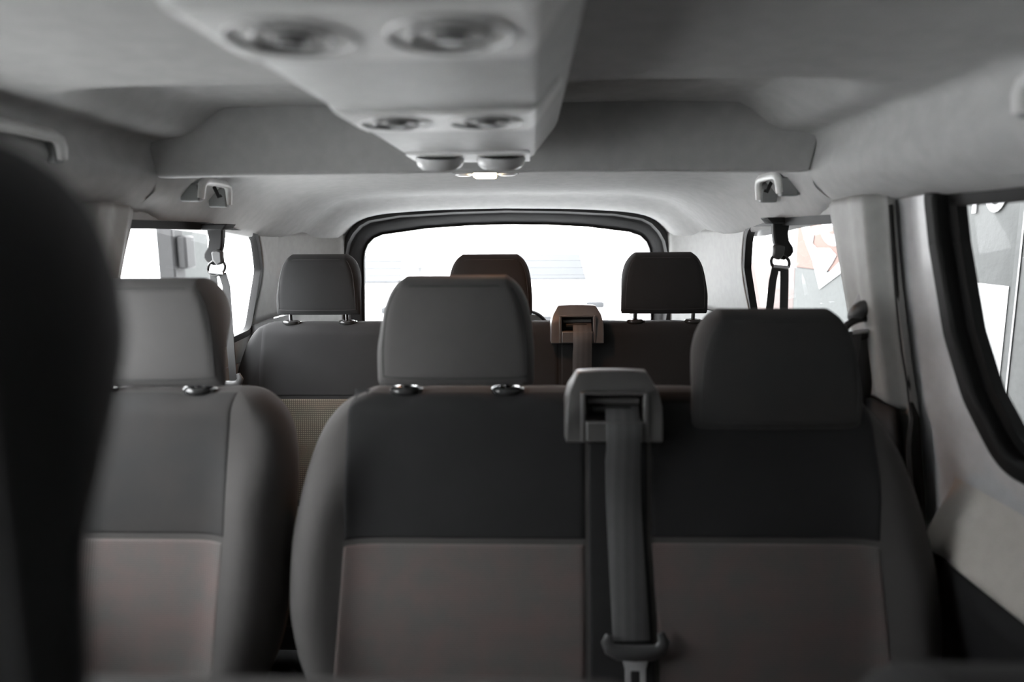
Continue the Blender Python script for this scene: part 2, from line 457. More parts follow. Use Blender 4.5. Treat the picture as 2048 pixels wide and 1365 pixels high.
    # C pillar trim between sliding door and quarter window
    tz = [(.895, 0), (1.0, 0), (1.14, 0), (1.285, 0)]
    yfr = [(.895, 1.262), (.95, 1.266), (1.03, 1.283), (1.15, 1.297), (1.29, 1.304)]
    yre = [(.895, 1.43), (1.0, 1.455), (1.14, 1.492), (1.29, 1.535)]
    def pil(u, v, s=s, dy=dy):
        z = .905+.405*v; a, b = interp(yfr, z)+(.01 if s < 0 else 0), interp(yre, z)+(-.035 if s < 0 else .004)
        if v < .04: z += .0
        y = a+(b-a)*u
        # plan section: returns to the wall in front, crown, then falls back to the window
        t = u
        off = .006+.030*sm(t/.16)-.012*sm((t-.30)/.30)-.010*sm((t-.80)/.2)
        off *= .35+.65*sm(v/.05)
        return Vector((wx(s, z)-s*off, y, z))
    tr = structure('trim_%d' % (2 if s < 0 else 3), (wx(s, .9), 1.4, .9), 'pale grey moulded pillar cover ahead of the quarter window, %s of the picture' % sn, 'trim')
    surf('pillar_cover', pil, 40, 30, 'trim', tr, thick=.004)
    bm = bmesh.new()
    zs_ = [.30+.05*i for i in range(12)]+[.90+.03*i for i in range(14)]
    tube(bm, [Vector((wx(s, z)-s*(.010 if z < .9 else .004), (interp(yfr, z) if z > .9 else 1.25-.05*(.9-z))-.004+(.01 if s < 0 else 0), z)) for z in zs_], [.014]*12+[.009]+[.004]*13, 8)
    addbm('door_seal', bm, 'rubber', tr)
    surf('lower_pillar', lambda u, v: Vector((wx(s, .05+.86*v)-s*(.028+.01*math.sin(math.pi*u)), interp([(.05, 1.235), (.6, 1.24), (.91, 1.27)], .05+.86*v)+(.25-.02*v)*u, .05+.86*v)), 10, 16, 'darktrim', tr, thick=.01)
    # D pillar trim wrapping from the quarter window to the tailgate
    plan = [(0, (.795, 2.19)), (.2, (.80, 2.34)), (.45, (.782, 2.55)), (.65, (.752, 2.70)), (.82, (.715, 2.80)), (.93, (.690, 2.85)), (1, (.684, 2.905))]
    px_ = [(t, p[0]) for t, p in plan]; py_ = [(t, p[1]) for t, p in plan]
    def dp(u, v, s=s):
        z = .955+.305*v
        y = interp(py_, u)+dy*.9*(1-sm(u/.6))
        # front edge follows the window's rear edge
        y += (1-sm(u/.35))*interp([(.90, -.01), (.97, .015), (1.13, .075), (1.19, .06), (1.262, .02)], z)
        x = interp(px_, u)-.005+.10*(1.1-z)*(1-.3*u)
        if v > .85: x -= 0
        return Vector((MID+s*x, y, z))
    t4 = structure('trim_%d' % (4 if s < 0 else 5), (wx(s, .95), 2.6, .95), 'pale grey pillar panel between quarter window and tailgate, %s of the picture' % sn, 'trim')
    surf('pillar_panel', dp, 40, 16, 'trim', t4, thick=.004)
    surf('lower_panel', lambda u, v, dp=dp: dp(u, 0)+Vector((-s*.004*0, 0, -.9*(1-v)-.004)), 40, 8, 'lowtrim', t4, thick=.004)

# ---- tailgate
outer = [(-.66, .80), (-.678, .96), (-.672, 1.10), (-.668, 1.161), (-.655, 1.215), (-.631, 1.255), (-.597, 1.290), (-.555, 1.312), (-.427, 1.332), (-.2, 1.344), (.019, 1.349), (.25, 1.344), (.47, 1.332), (.585, 1.312), (.627, 1.290), (.661, 1.255), (.685, 1.215), (.698, 1.161), (.702, 1.10), (.708, .96), (.69, .80)]
inn = [(-.612, .86), (-.611, .90), (-.606, 1.05), (-.604, 1.139), (-.598, 1.175), (-.585, 1.205), (-.556, 1.234), (-.515, 1.250), (-.323, 1.275), (-.15, 1.286), (.018, 1.290), (.19, 1.287), (.36, 1.278), (.545, 1.254), (.590, 1.238), (.619, 1.210), (.632, 1.18), (.638, 1.142), (.640, 1.05), (.645, .90), (.646, .86)]
wb = fill([[(-.95, 0), (.98, 0), (.98, 1.62), (-.95, 1.62)], outer], lambda a, b: Vector((a, 2.93, b)))
wb = addbm('wall_back', wb, 'tail', smooth=False); so = wb.modifiers.new('solid', 'SOLIDIFY'); so.thickness = .03; so.offset = 0
tag(wb, 'rear end of the van around the tailgate opening', 'wall', kind='structure')
w1 = structure('window_1', (MID, 2.92, .80), 'wide tailgate window behind the rear bench in a black surround', 'window')
bm = bmesh.new()
def in3(loop, y): return [Vector((a, y, b)) for a, b in loop]
midl = [((a[0]*.55+b[0]*.45), (a[1]*.55+b[1]*.45)) for a, b in zip(outer, inn)]
o3, m3, i3 = in3(inset(outer, -.012), 2.875), in3(midl, 2.90), in3(inn, 2.945)
o4 = in3(inset(outer, .010), 2.868)
n = len(o3)
VV = [[bm.verts.new(p) for p in l] for l in (in3(inset(outer, -.012), 2.94), o3, o4, in3(inset(outer, .018), 2.895), m3, i3, in3(inn, 2.96))]
for A, B in zip(VV, VV[1:]):
    for i in range(n): bm.faces.new((A[i], A[(i+1) % n], B[(i+1) % n], B[i]))
addbm('surround', bm, 'tail', w1, angle=35)
bm = bmesh.new(); frame(bm, in3(inset(inn, -.002), 2.94), in3(inset(inn, .007), 2.94), Vector((0, 0, 0)), Vector((0, .02, 0))); addbm('rubber_seal', bm, 'rubber', w1)
bm = fill([inset(inn, .004)], lambda a, b: Vector((a, 2.953, b))); addbm('pane', bm, 'glass', w1, smooth=False)
for i in range(13):
    z = .885+i*.0305
    if z > 1.235: break
    x0 = -.60 if z < 1.17 else -.56; x1 = .632 if z < 1.17 else .59
    addbox('heater_line', x0, x1, 2.9505, 2.9512, z, z+.0007, 'wire', w1)
# ---- cab front: dashboard wall and windscreen
bm = fill([[(-.98, 0), (1.0, 0), (1.0, 1.62), (-.98, 1.62)], rounded([(-.80, .85, .06), (.83, .85, .06), (.74, 1.37, .08), (-.71, 1.37, .08)], 5)], lambda a, b: Vector((a, -1.1+.0*b, b)))
wf = addbm('wall_front', bm, 'darktrim', smooth=False); so = wf.modifiers.new('solid', 'SOLIDIFY'); so.thickness = .03
tag(wf, 'dark cab front behind the viewer with windscreen opening', 'wall', kind='structure')
bm = fill([rounded([(-.80, .85, .06), (.83, .85, .06), (.74, 1.37, .08), (-.71, 1.37, .08)], 5)], lambda a, b: Vector((a, -1.1, b)))
ws = addbm('window_8', bm, 'glass', smooth=False); tag(ws, 'windscreen pane behind the viewer', 'window', kind='structure')

# ------------------------------------------------------------------ seats
ZT = .97                                       # top of every backrest
def headrest(parent, cx, y0, zb, h=.19, w=.139, sleeve_z=None, sleeve=True, m='head', gap=.09):
    tab = [(0, .975), (.05, 1.0), (.25, 1.0), (.55, .97), (.72, .925), (.84, .86), (.93, .77), (1, .64)]
    th = [(0, .046), (.30, .052), (.50, .085), (.68, .108), (.85, .110), (1, .10)]
    hw = lambda z: w*interp(tab, (z-zb)/h)
    yf = lambda x, z: y0+.10*(z-zb)+.012*((x-cx)/w)**2+.010*(2*(z-zb)/h-1)**2
    yb = lambda x, z: y0+.10*(z-zb)+interp(th, (z-zb)/h)
    hr = puffy('headrest', zb, zb+h, lambda z: cx-hw(z), lambda z: cx+hw(z), yf, yb, .026, m, parent, nz=40, nx=40)
    path = []
    def fp(x, z, d):
        e1 = 1-min(1, d/.026); E = math.sqrt(max(0, 1-e1**2.3)); f, k = yf(x, z), yb(x, z); ym = (f+k)/2
        return Vector((x, ym+(f-ym)*E-.0002, z))
    ins = .013
    for i in range(14):
        z = zb+.018+(h-.018-.022)*i/13; path.append(fp(cx-hw(z)+ins, z, ins))
    for i in range(1, 8):
        z = zb+h-.016; path.append(fp(cx+(hw(z)-ins)*(2*i/8-1), z, .016))
    for i in range(14):
        z = zb+.018+(h-.018-.022)*(1-i/13); path.append(fp(cx+hw(z)-ins, z, ins))
    for i in range(1, 8):
        path.append(fp(cx-(hw(zb+.018)-ins)*(2*i/8-1), zb+.016, .016))
    addtube('seam', path, .0012, 'seam', hr, n=6, closed=True)
    sz = sleeve_z if sleeve_z is not None else ZT
    for s in (-1, 1):
        if zb-sz > .003 or sleeve:
            addtube('post', [(cx+s*gap, y0+.030, sz-.008), (cx+s*gap, y0+.030, zb+.03)], .0062, 'post', hr, n=12)
    return hr
def sleeves(parent, cx, y0, sz, gap=.09):
    for s in (-1, 1):
        addlathe('guide_sleeve', (cx+s*gap, y0+.030, sz-.004), [(.0, 0), (.022, 0), (.0255, .004), (.0255, .009), (.022, .0125), (.012, .0135), (.0085, .011), (0, .011)], 'sleeve', parent, n=24, sx=1.05, sy=.8)
        addbox('release_button', cx+s*gap+.020, cx+s*gap+.031, y0+.022, y0+.038, sz-.001, sz+.006, 'sleeve', parent, bevel=.002)

def backrest(parent, L, Q, yt, panels, T=.115, z0=.40, rec=.2, bol=.03, bw=.06, mbody='bol', dips=()):
    """L,Q: outline tables z->x; panels: (name,xa(z),xb(z),za,zb,mat)"""
    xl = lambda z: interp(L, z); xr = lambda z: interp(Q, z)
    base = lambda z: yt-rec*(ZT-z)
    def yf(x, z):
        d = min(x-xl(z), xr(z)-x)
        b = bol*math.exp(-((d-bw)/.045)**2)*(1-sm((z-.78)/.16))
        lum = .010*math.exp(-((z-.60)/.12)**2)
        return base(z)-b-lum
    def yb(x, z): return base(z)+T
    def zdip(z): return z
    o = puffy('backrest', z0, ZT, xl, xr, yf, yb, .042, mbody, parent, nz=48, nx=64, rb=.03)
    if dips:                                   # soft hollows where the headrest posts enter
        for v in o.data.vertices:
            p = v.co+WL[o]
            for dx in dips:
                q = math.exp(-((p.x-dx)/.03)**2)*sm((p.z-.93)/.035)
                v.co.z -= .004*q
    def E(x, z):
        d = min(x-xl(z), xr(z)-x, ZT-z); e1 = 1-min(1, max(0, d)/.042); return math.sqrt(max(0, 1-e1**2.3))
    for (nm, xa, xb, za, zb_, mm) in panels:
        def fn(u, v, xa=xa, xb=xb, za=za, zb_=zb_):
            z = za+(zb_-za)*v; a, b = xa(z), xb(z); x = a+(b-a)*u
            e = min(x-a, b-x, z-za, 1 if zb_ > .9 else zb_-z)
            f, k = yf(x, z), yb(x, z); ym = (f+k)/2
            y = ym+(f-ym)*E(x, z)
            dz = sum(.004*math.exp(-((x-dx)/.03)**2)*sm((z-.93)/.035) for dx in dips)
            return Vector((x, y-.0022+.0050*(1-sm(e/.005)), z-dz))
        surf(nm, fn, 0, 0, mm, parent, us=cosp(36), vs=cosp(40), angle=70)
    return yf, base
def cushion(parent, xa, xb, ya, yb_, zt, m='insert', mb='bol'):
    addbox('cushion', xa, xb, ya, yb_, zt-.14, zt, mb, parent, bevel=.045, seg=5)
    addbox('cushion_insert', xa+.07, xb-.07, ya+.06, yb_-.05, zt-.02, zt+.004, m, parent, bevel=.008)
    addbox('base_frame', xa+.05, xb-.05, ya+.08, yb_-.02, zt-.24, zt-.12, 'darktrim', parent, bevel=.01)
    for x in (xa+.09, xb-.13):
        addbox('leg', x, x+.04, ya+.10, yb_-.04, 0, zt-.23, 'darktrim', parent, bevel=.006)
K = lambda c: (lambda z: c)

def belt_housing(parent, cx, y, z, m='house'):
    out = [(-.080, 0), (-.080, .03), (-.0785, .06), (-.072, .086), (-.057, .110), (-.02, .112), (.02, .112), (.057, .110), (.072, .086), (.0785, .06), (.080, .03), (.080, 0)]
    inn_ = [(-.050, .034), (-.050, .045), (-.050, .06), (-.050, .074), (-.046, .079), (-.02, .079), (.02, .079), (.046, .079), (.050, .074), (.050, .06), (.050, .045), (.050, .034)]
    fy = lambda q: (0 if q < .076 else .95*(q-.076))
    bm = bmesh.new(); n = len(out)
    OF = [bm.verts.new((cx+a, y+fy(b)+.1*b, z+b)) for a, b in out]; IF = [bm.verts.new((cx+a, y+fy(b)+.1*b+.002, z+b)) for a, b in inn_]
    OB = [bm.verts.new((cx+a*1.03, y+.075, z+b)) for a, b in out]; IB = [bm.verts.new((cx+a*.95, y+.05, z+b)) for a, b in inn_]
    for i in range(n):
        j = (i+1) % n
        if i < n-1: bm.faces.new((OF[i], OF[j], IF[j], IF[i]))
        else: bm.faces.new((OF[i], OF[j], IF[j], IF[i]))
        bm.faces.new((OF[i], OB[i], OB[j], OF[j])); bm.faces.new((IF[i], IF[j], IB[j], IB[i]))
    bm.faces.new(OB[::-1])
    h = addbm('belt_housing', bm, m, parent, bevel=.0045, seg=3, angle=25)
    addbox('slot_liner', cx-.05, cx+.05, y+.046, y+.052, z+.03, z+.085, 'slot', h)
    bm = bmesh.new()
    box(bm, cx-.0555, cx-.0475, y-.001, y+.02, z+.002, z+.084); box(bm, cx+.0475, cx+.0555, y-.001, y+.02, z+.002, z+.084)
    box(bm, cx-.0555, cx+.0555, y+.004, y+.024, z+.079, z+.085)
    addbm('bezel', bm, m, h, bevel=.002)
    addbox('face_plate', cx-.047, cx+.047, y-.004, y+.02, z+.002, z+.037, m, h, bevel=.003)
    addtube('roller', [(cx-.042, y+.024, z+.066), (cx+.042, y+.024, z+.066)], .006, 'chrome' if False else 'house', h, n=12)
    addbox('belt_stop', cx-.034, cx+.030, y+.016, y+.03, z+.048, z+.058, 'slot', h, bevel=.003)
    return h

def strip(name, pts, wd, m, parent=None, side=Vector((1, 0, 0)), th=.0016):
    """flat webbing along pts; wd number or list"""
    pts = [Vector(p) for p in pts]; bm = bmesh.new(); rows = []
    for i, p in enumerate(pts):
        t = (pts[min(i+1, len(pts)-1)]-pts[max(i-1, 0)]).normalized()
        sd = (side-t*side.dot(t)).normalized(); nn = t.cross(sd).normalized()
        hw = (wd[i] if isinstance(wd, (list, tuple)) else wd)/2
        rows.append([bm.verts.new(p+sd*a*hw+nn*b) for a, b in ((-1, -th/3), (-.93, -th), (-.5, -th*.75), (0, -th*1.1), (.5, -th*.75), (.93, -th), (1, -th/3), (1, th/3), (.93, th), (-.93, th), (-1, th/3))])
    for A, B in zip(rows, rows[1:]):
        for j in range(len(A)): bm.faces.new((A[j], A[(j+1) % len(A)], B[(j+1) % len(A)], B[j]))
    bm.faces.new(rows[0]); bm.faces.new(rows[-1][::-1])
    return addbm(name, bm, m, parent, angle=50)
def belt_tongue(parent, c, wd=.094, tilt=0.):
    c = Vector(c)
    bm = bmesh.new()
    pts = [Vector((-wd/2+.004, -.002, .026)), Vector((-wd/2, -.004, .014)), Vector((-wd/2+.006, -.005, .002)), Vector((-wd/2+.020, -.005, -.004)), Vector((0, -.006, -.005)), Vector((wd/2-.020, -.005, -.004)), Vector((wd/2-.006, -.005, .002)), Vector((wd/2, -.004, .015)), Vector((wd/2-.006, -.002, .030))]
    tube(bm, [c+p for p in pts], [.006, .009, .012, .0145, .015, .0145, .012, .010, .006], 12, flat=(Vector((0, 1, 0)), .5))
    o = addbm('belt_tongue', bm, 'tongue', parent)
    bm = bmesh.new()
    ou = [(-.022, -.012), (-.017, -.030), (-.0165, -.066), (.0165, -.066), (.017, -.030), (.022, -.012)]
    ii = [(-.007, -.032), (-.0075, -.038), (-.0075, -.056), (.0075, -.056), (.0075, -.038), (.007, -.032)]
    frame(bm, [c+Vector((a, -.004+.24*b, b)) for a, b in ou], [c+Vector((a, -.004+.24*b, b)) for a, b in ii], Vector((0, -.0015, 0)), Vector((0, .0015, 0)))
    addbm('latch_plate', bm, 'chrome', o, bevel=.0008)
    return o

# ---- middle row, two-person bench
b2 = thing('bench_seat', (.26, 1.1, 0), 'two-person charcoal cloth bench with grey lower inserts in the middle row', 'bench seat')
Lb = [(.40, -.225), (.474, -.259), (.536, -.284), (.628, -.298), (.70, -.297), (.782, -.284), (.85, -.266), (.90, -.246), (.935, -.220), (.955, -.192), (.97, -.150)]
Qb = [(.40, .80), (.515, .814), (.581, .819), (.663, .816), (.74, .803), (.79, .790), (.85, .770), (.90, .745), (.93, .722), (.955, .692), (.97, .65)]
yfb, bsb = backrest(b2, Lb, Qb, 1.143, [
    ('upper_panel', lambda z: -.193+.0*z, K(.220), .728, .966, 'fabdark'),
    ('lower_insert', lambda z: -.194-.05*(.715-z), K(.219), .43, .724, 'insert'),
    ('centre_strip', K(.2215), lambda z: .325+.05*(.713-z)*(z < .713), .43, .966, 'fabdark'),
    ('upper_panel', lambda z: .3265, lambda z: .705, .732, .966, 'fabdark'),
    ('lower_insert', lambda z: .327+.05*(.713-z), lambda z: .705+.065*(.72-z), .43, .728, 'insert')], dips=(-.097, .084, .45, .63))
hm = headrest(b2, -.007, 1.150, .977, .192, sleeve_z=.966); sleeves(b2, -.007, 1.150, .966)
hr_ = headrest(b2, .540, 1.100, .912, .200, w=.142, m='fab', sleeve=False)
belt_housing(b2, .264, 1.092, .899)
cushion(b2, -.28, .80, .58, 1.10, .40)

# ---- middle row, single seat
b1 = thing('single_seat', (-.57, 1.1, 0), 'single charcoal cloth seat with grey lower insert, left of the bench', 'seat')
Q1 = [(.40, -.375), (.473, -.340), (.535, -.318), (.611, -.307), (.70, -.301), (.824, -.297), (.88, -.303), (.915, -.315), (.945, -.340), (.96, -.366), (.97, -.40)]
L1 = [(z, -1.14-x) for z, x in Q1]
backrest(b1, L1, Q1, 1.143, [
    ('upper_panel', lambda z: -1.14+.393, K(-.393), .733, .966, 'fab'),
    ('lower_insert', lambda z: -1.14+.395+.04*(.72-z), lambda z: -.395-.04*(.72-z), .43, .729, 'insert')], dips=(-.645, -.475))
headrest(b1, -.560, 1.150, .975, .192, sleeve_z=.966); sleeves(b1, -.560, 1.150, .966)
cushion(b1, -.83, -.31, .58, 1.10, .40)

# ---- rear row, three-person bench
b3 = thing('bench_seat', (0, 2.05, 0), 'three-person black cloth rear bench in front of the tailgate window', 'bench seat')
L3 = [(.40, -.80), (.60, -.825), (.762, -.819), (.824, -.806), (.902, -.781), (.933, -.764), (.955, -.742), (.97, -.700)]
Q3 = [(z, -x+.02) for z, x in L3]
yf3, bs3 = backrest(b3, L3, Q3, 2.097, [
    ('upper_panel', K(-.722), K(.212), .747, .966, 'fabdark'), ('lower_insert', K(-.720), K(.212), .43, .743, 'mesh'),
    ('upper_panel', K(.2145), K(.735), .747, .966, 'fabdark'), ('lower_insert', K(.2145), K(.735), .43, .743, 'mesh')], mbody='fabdark', dips=(-.64, -.46, -.097, .085, .45, .63))
for cx, zb in ((-.550, .993), (-.006, .990), (.540, .993)):
    headrest(b3, cx, 2.105, zb, .190, w=.1345, sleeve_z=.966, m='fabdark'); sleeves(b3, cx, 2.105, .967)
belt_housing(b3, .264, 2.040, .914)
cushion(b3, -.78, .80, 1.55, 2.05, .40, m='mesh', mb='fabdark')

# ---- seat belts lying on the two benches
def seat_belt(cx0, cx1, yb, zt, zend, lab, face, tongue=True, m='web'):
    t = thing('seat_belt', (cx0, yb, zend), lab, 'seat belt', 'belts from the backrest housings')
    pts = [(cx0, yb+.022, zt+.058), (cx0, yb+.008, zt+.044), (cx0, yb-.0065, zt+.030), (cx0, yb-.0075, zt+.004), (cx0+.0005, yb-.005, zt-.010)]
    z0 = zt-.03
    for i in range(18):
        f = i/17; z = z0+(zend-z0)*f; x = cx0+(cx1-cx0)*f
        k = sm((zt-.01-z)/.16)
        pts.append((x, (yb-.003)*(1-k)+(face(x, z)-.008)*k, z))
    strip('webbing', pts, [.056]*5+[.0575+.004*i/17 for i in range(18)], m, t)
    if tongue:
        yl = pts[-1][1]
        belt_tongue(t, (cx1+.005, yl-.004, zend-.012))
    return t
seat_belt(.278, .292, 1.092, .899, .574, 'charcoal seat belt with metal latch plate hanging over the middle bench', yfb)
seat_belt(.279, .283, 2.040, .914, .45, 'seat belt hanging from housing on the rear bench', yf3, tongue=False)

# ---- front row
bf = thing('front_bench', (-.3, .35, 0), 'dark front passenger bench, its headrest blurred at the left edge', 'bench seat')
LF = [(.40, -.76), (.62, -.80), (.82, -.79), (.93, -.75), (.955, -.72), (.97, -.68)]
QF = [(.40, .22), (.62, .26), (.82, .26), (.93, .23), (.955, .20), (.97, .17)]
backrest(bf, LF, QF, .300, [('upper_panel', K(-.70), K(-.28), .72, .935, 'fab'), ('upper_panel', K(-.276), K(.16), .72, .935, 'fab'), ('lower_insert', K(-.70), K(.16), .43, .716, 'insert')])
headrest(bf, -.192, .205, 1.038, .245, w=.145, sleeve_z=.966, m='fabdark'); sleeves(bf, -.18, .27, .967)
headrest(bf, -.58, .205, 1.030, .245, w=.145, sleeve_z=.966, m='fabdark'); sleeves(bf, -.56, .27, .967)
cushion(bf, -.78, .22, -.28, .24, .40)
bd = thing('bucket_seat', (.56, .35, 0), 'dark front driver seat, only its shoulder showing at bottom right', 'seat')
LD = [(.40, .34), (.62, .30), (.82, .305), (.93, .325), (.955, .35), (.978, .40)]
QD = [(z, 1.14-x) for z, x in LD]
backrest(bd, LD, QD, .324, [('upper_panel', K(.40), K(.74), .72, .94, 'fab'), ('lower_insert', K(.40), K(.74), .43, .716, 'insert')], mbody='fabdark')
headrest(bd, .575, .255, .972, .20, w=.14, sleeve_z=.966, m='fabdark'); sleeves(bd, .575, .255, .967)
cushion(bd, .32, .82, -.26, .26, .40)

# ------------------------------------------------------------------ roof air console
CX = .012
con = thing('air_console', (CX, .55, 1.39), 'long pale grey roof console with three pairs of round air vents', 'air console')
sec = [(-.172, 1.475), (-.165, 1.447), (-.158, 1.438), (-.122, 1.393), (-.114, 1.3895), (0, 1.3885), (.114, 1.3895), (.122, 1.393), (.158, 1.438), (.165, 1.447), (.172, 1.475)]
ys = [(-.45, 1, 0), (.2, 1, 0), (.6, 1, 0), (1.0, 1, 0), (1.30, 1, 0), (1.37, .985, 0), (1.395, .95, .001), (1.412, .90, .004), (1.425, .86, .014), (1.432, .84, .03)]
V, Fc = [], []
for (y, k, dz) in ys:
    for (x, z) in sec: V.append((CX+x*k, y, min(1.5, z+dz+(.008*0)) if z < 1.46 else 1.52))
ns = len(sec)
for j in range(len(ys)-1):
    for i in range(ns-1): Fc.append((j*ns+i, j*ns+i+1, (j+1)*ns+i+1, (j+1)*ns+i))
Fc.append(tuple(range((len(ys)-1)*ns, len(ys)*ns))); Fc.append(tuple(range(ns))[::-1])
add('housing', V, Fc, 'console', con, angle=25)
for k, (ya, yb_) in enumerate(((.465, .590), (.850, .985), (1.268, 1.398))):
    # pale bezel wrapping from the underside up both flanks
    bz = []
    pr = [(-.156, 1.4320, .028, .052), (-.150, 1.4250, .014, .050), (-.1215, 1.3890, .0, .012), (-.113, 1.3860, 0, .0), (0, 1.3850, 0, 0), (.113, 1.3860, 0, 0), (.1215, 1.3890, .0, .012), (.150, 1.4250, .014, .050), (.156, 1.4320, .028, .052)]
    bm = bmesh.new(); ra, rb_ = [], []
    for (x, z, da, db) in pr:
        sx = .90 if k == 2 and abs(x) > .12 else 1
        ra.append([bm.verts.new((CX+x*sx, ya+da, z-.0015)), bm.verts.new((CX+x*sx*.985, ya+da, z+.006))])
        rb_.append([bm.verts.new((CX+x*sx, yb_-db, z-.0015)), bm.verts.new((CX+x*sx*.985, yb_-db, z+.006))])
    for i in range(len(pr)-1):
        bm.faces.new((ra[i][0], ra[i+1][0], rb_[i+1][0], rb_[i][0])); bm.faces.new((ra[i][1], rb_[i][1], rb_[i+1][1], ra[i+1][1]))
        bm.faces.new((ra[i][0], ra[i][1], ra[i+1][1], ra[i+1][0])); bm.faces.new((rb_[i][0], rb_[i+1][0], rb_[i+1][1], rb_[i][1]))
    bm.faces.new((ra[0][0], rb_[0][0], rb_[0][1], ra[0][1])); bm.faces.new((ra[-1][0], ra[-1][1], rb_[-1][1], rb_[-1][0]))
    bez = addbm('vent_bezel', bm, 'bezel', con, smooth=False)
    for sx in (-1, 1):
        c = Vector((CX+sx*.058, (ya+yb_)/2+(-.004 if k < 2 else .0), 1.3845))
        ax = Vector((0, 0, -1)) if k < 2 else Vector((0, .30, -1)).normalized()
        ev = addlathe('air_vent', c, [(.0475, -.004), (.0475, .001), (.0465, .003), (.0450, .0025), (.0435, -.002)] if k < 2 else [(.046, -.006), (.046, .004), (.043, .012), (.038, .0165), (.034, .017), (.032, .012)], 'vent', con, ax=ax, n=36)
        addlathe('vent_dish', c, [(.0445, -.0005), (.036, -.001), (.0, -.0015)] if k < 2 else [(.033, .012), (.028, .008), (0, .007)], 'ventdark', ev, ax=ax, n=30)
        addlathe('vent_ring', c, [(.031, -.004), (.031, .001), (.029, .003), (.026, .001), (.026, -.004)] if k < 2 else [(.024, .008), (.024, .013), (.022, .014), (.020, .013), (.020, .008)], 'ventmid', ev, ax=ax, n=30)
        addlathe('vent_knob', c, [(.014, -.005), (.013, .003), (.009, .005), (0, .0055)] if k < 2 else [(.011, .007), (.010, .014), (0, .015)], 'ventmid', ev, ax=ax, n=20)
        e1 = Vector((1, 0, 0)); e2 = ax.cross(e1)
        for q in range(4):
            dv = e1*math.cos(q*math.pi/2+.6)+e2*math.sin(q*math.pi/2+.6)
            hh = -.001 if k < 2 else .011
            addtube('vane', [c+dv*.012+ax*hh, c+dv*(.040 if k < 2 else .032)+ax*hh], .0022, 'ventmid', ev, n=6)

# ------------------------------------------------------------------ dome lamp
dl = thing('dome_lamp', (CX, 1.75, 1.388), 'lit dome lamp with dark base on the rear headliner', 'lamp')
bm = bmesh.new(); prism(bm, [Vector((a, b, 0)) for a, b in rounded([(CX-.083, 1.722, .02), (CX+.083, 1.722, .02), (CX+.083, 1.785, .02), (CX-.083, 1.785, .02)], 5)], Vector((0, 0, 1.3905)), Vector((0, 0, 1.415)))
addbm('base', bm, 'darktrim', dl, bevel=.002)
bm = bmesh.new(); prism(bm, [Vector((a, b, 0)) for a, b in rounded([(CX-.030, 1.720, .012), (CX+.030, 1.720, .012), (CX+.026, 1.783, .012), (CX-.026, 1.783, .012)], 5)], Vector((0, 0, 1.3815)), Vector((0, 0, 1.398)))
addbm('lens', bm, 'lens', dl, bevel=.003)
for s in (-1, 1):
    addlathe('side_button', (CX+s*.054, 1.752, 1.3905), [(.0, .005), (.014, .0045), (.019, .002), (.020, -.002)], 'bezel', dl, ax=Vector((0, 0, -1)), sx=1.15, sy=1.2)
ld = bpy.data.lights.new('dome_lamp_light', 'AREA'); ld.shape = 'DISK'; ld.size = .05; ld.energy = 2.0; ld.color = (1, .42, .18)
lo = bpy.data.objects.new('dome_lamp_light', ld); COL.objects.link(lo); lo.parent = dl; lo.location = (0, .0, -.012)

# ------------------------------------------------------------------ grab handles
def handle(s, y0, y1, x, z, drop0, drop1, lab, base_x, hook=True):
    t = thing('grab_handle', (x, (y0+y1)/2, z-.03), lab, 'handle', 'roof grab handles')
    pts = [(x+s*.004, y0-.002, z-drop0), (x, y0, z-.012), (x-s*.002, y0+.006, z-.003), (x-s*.003, y0+.020, z), (x-s*.003, (y0+y1)/2, z+.001), (x-s*.003, y1-.022, z-.001), (x-s*.002, y1-.007, z-.006), (x, y1, z-.017), (x+s*.004, y1+.003, z-drop1)]
    addtube('grip', pts, [.0105, .0115, .0115, .0105, .010, .0105, .0115, .0115, .0105], 'handle', t, n=12, flat=(Vector((1, 0, 0)), .8), bevel=0)
    for y, dr in ((y0, drop0), (y1, drop1)):
        bm = bmesh.new(); xa, xb = sorted((x+s*.004, base_x)); box(bm, xa, xb, y-.011, y+.011, z-dr-.008, z-.008)
        addbm('mount', bm, 'lowtrim', t, bevel=.004)
    if hook:
        addtube('coat_hook', [(x+s*.022, y1-.04, z-.002), (x+s*.012, y1-.045, z-.02), (x+s*.006, y1-.046, z-.034), (x, y1-.046, z-.030)], .0045, 'darktrim', t, n=8)
handle(-1, 1.655, 1.80, -.664, 1.374, .042, .050, 'pale grab handle above the left rear quarter window', -.715)
handle(1, 1.64, 1.78, .700, 1.374, .042, .050, 'pale grab handle above the right rear quarter window', .745)
handle(1, .60, .835, .690, 1.412, .03, .035, 'roof grab handle cut off at the right edge of the picture', .735, hook=False)
handle(-1, .96, 1.17, -.668, 1.408, .03, .035, 'roof grab handle above the blurred front headrest', -.705, hook=False)

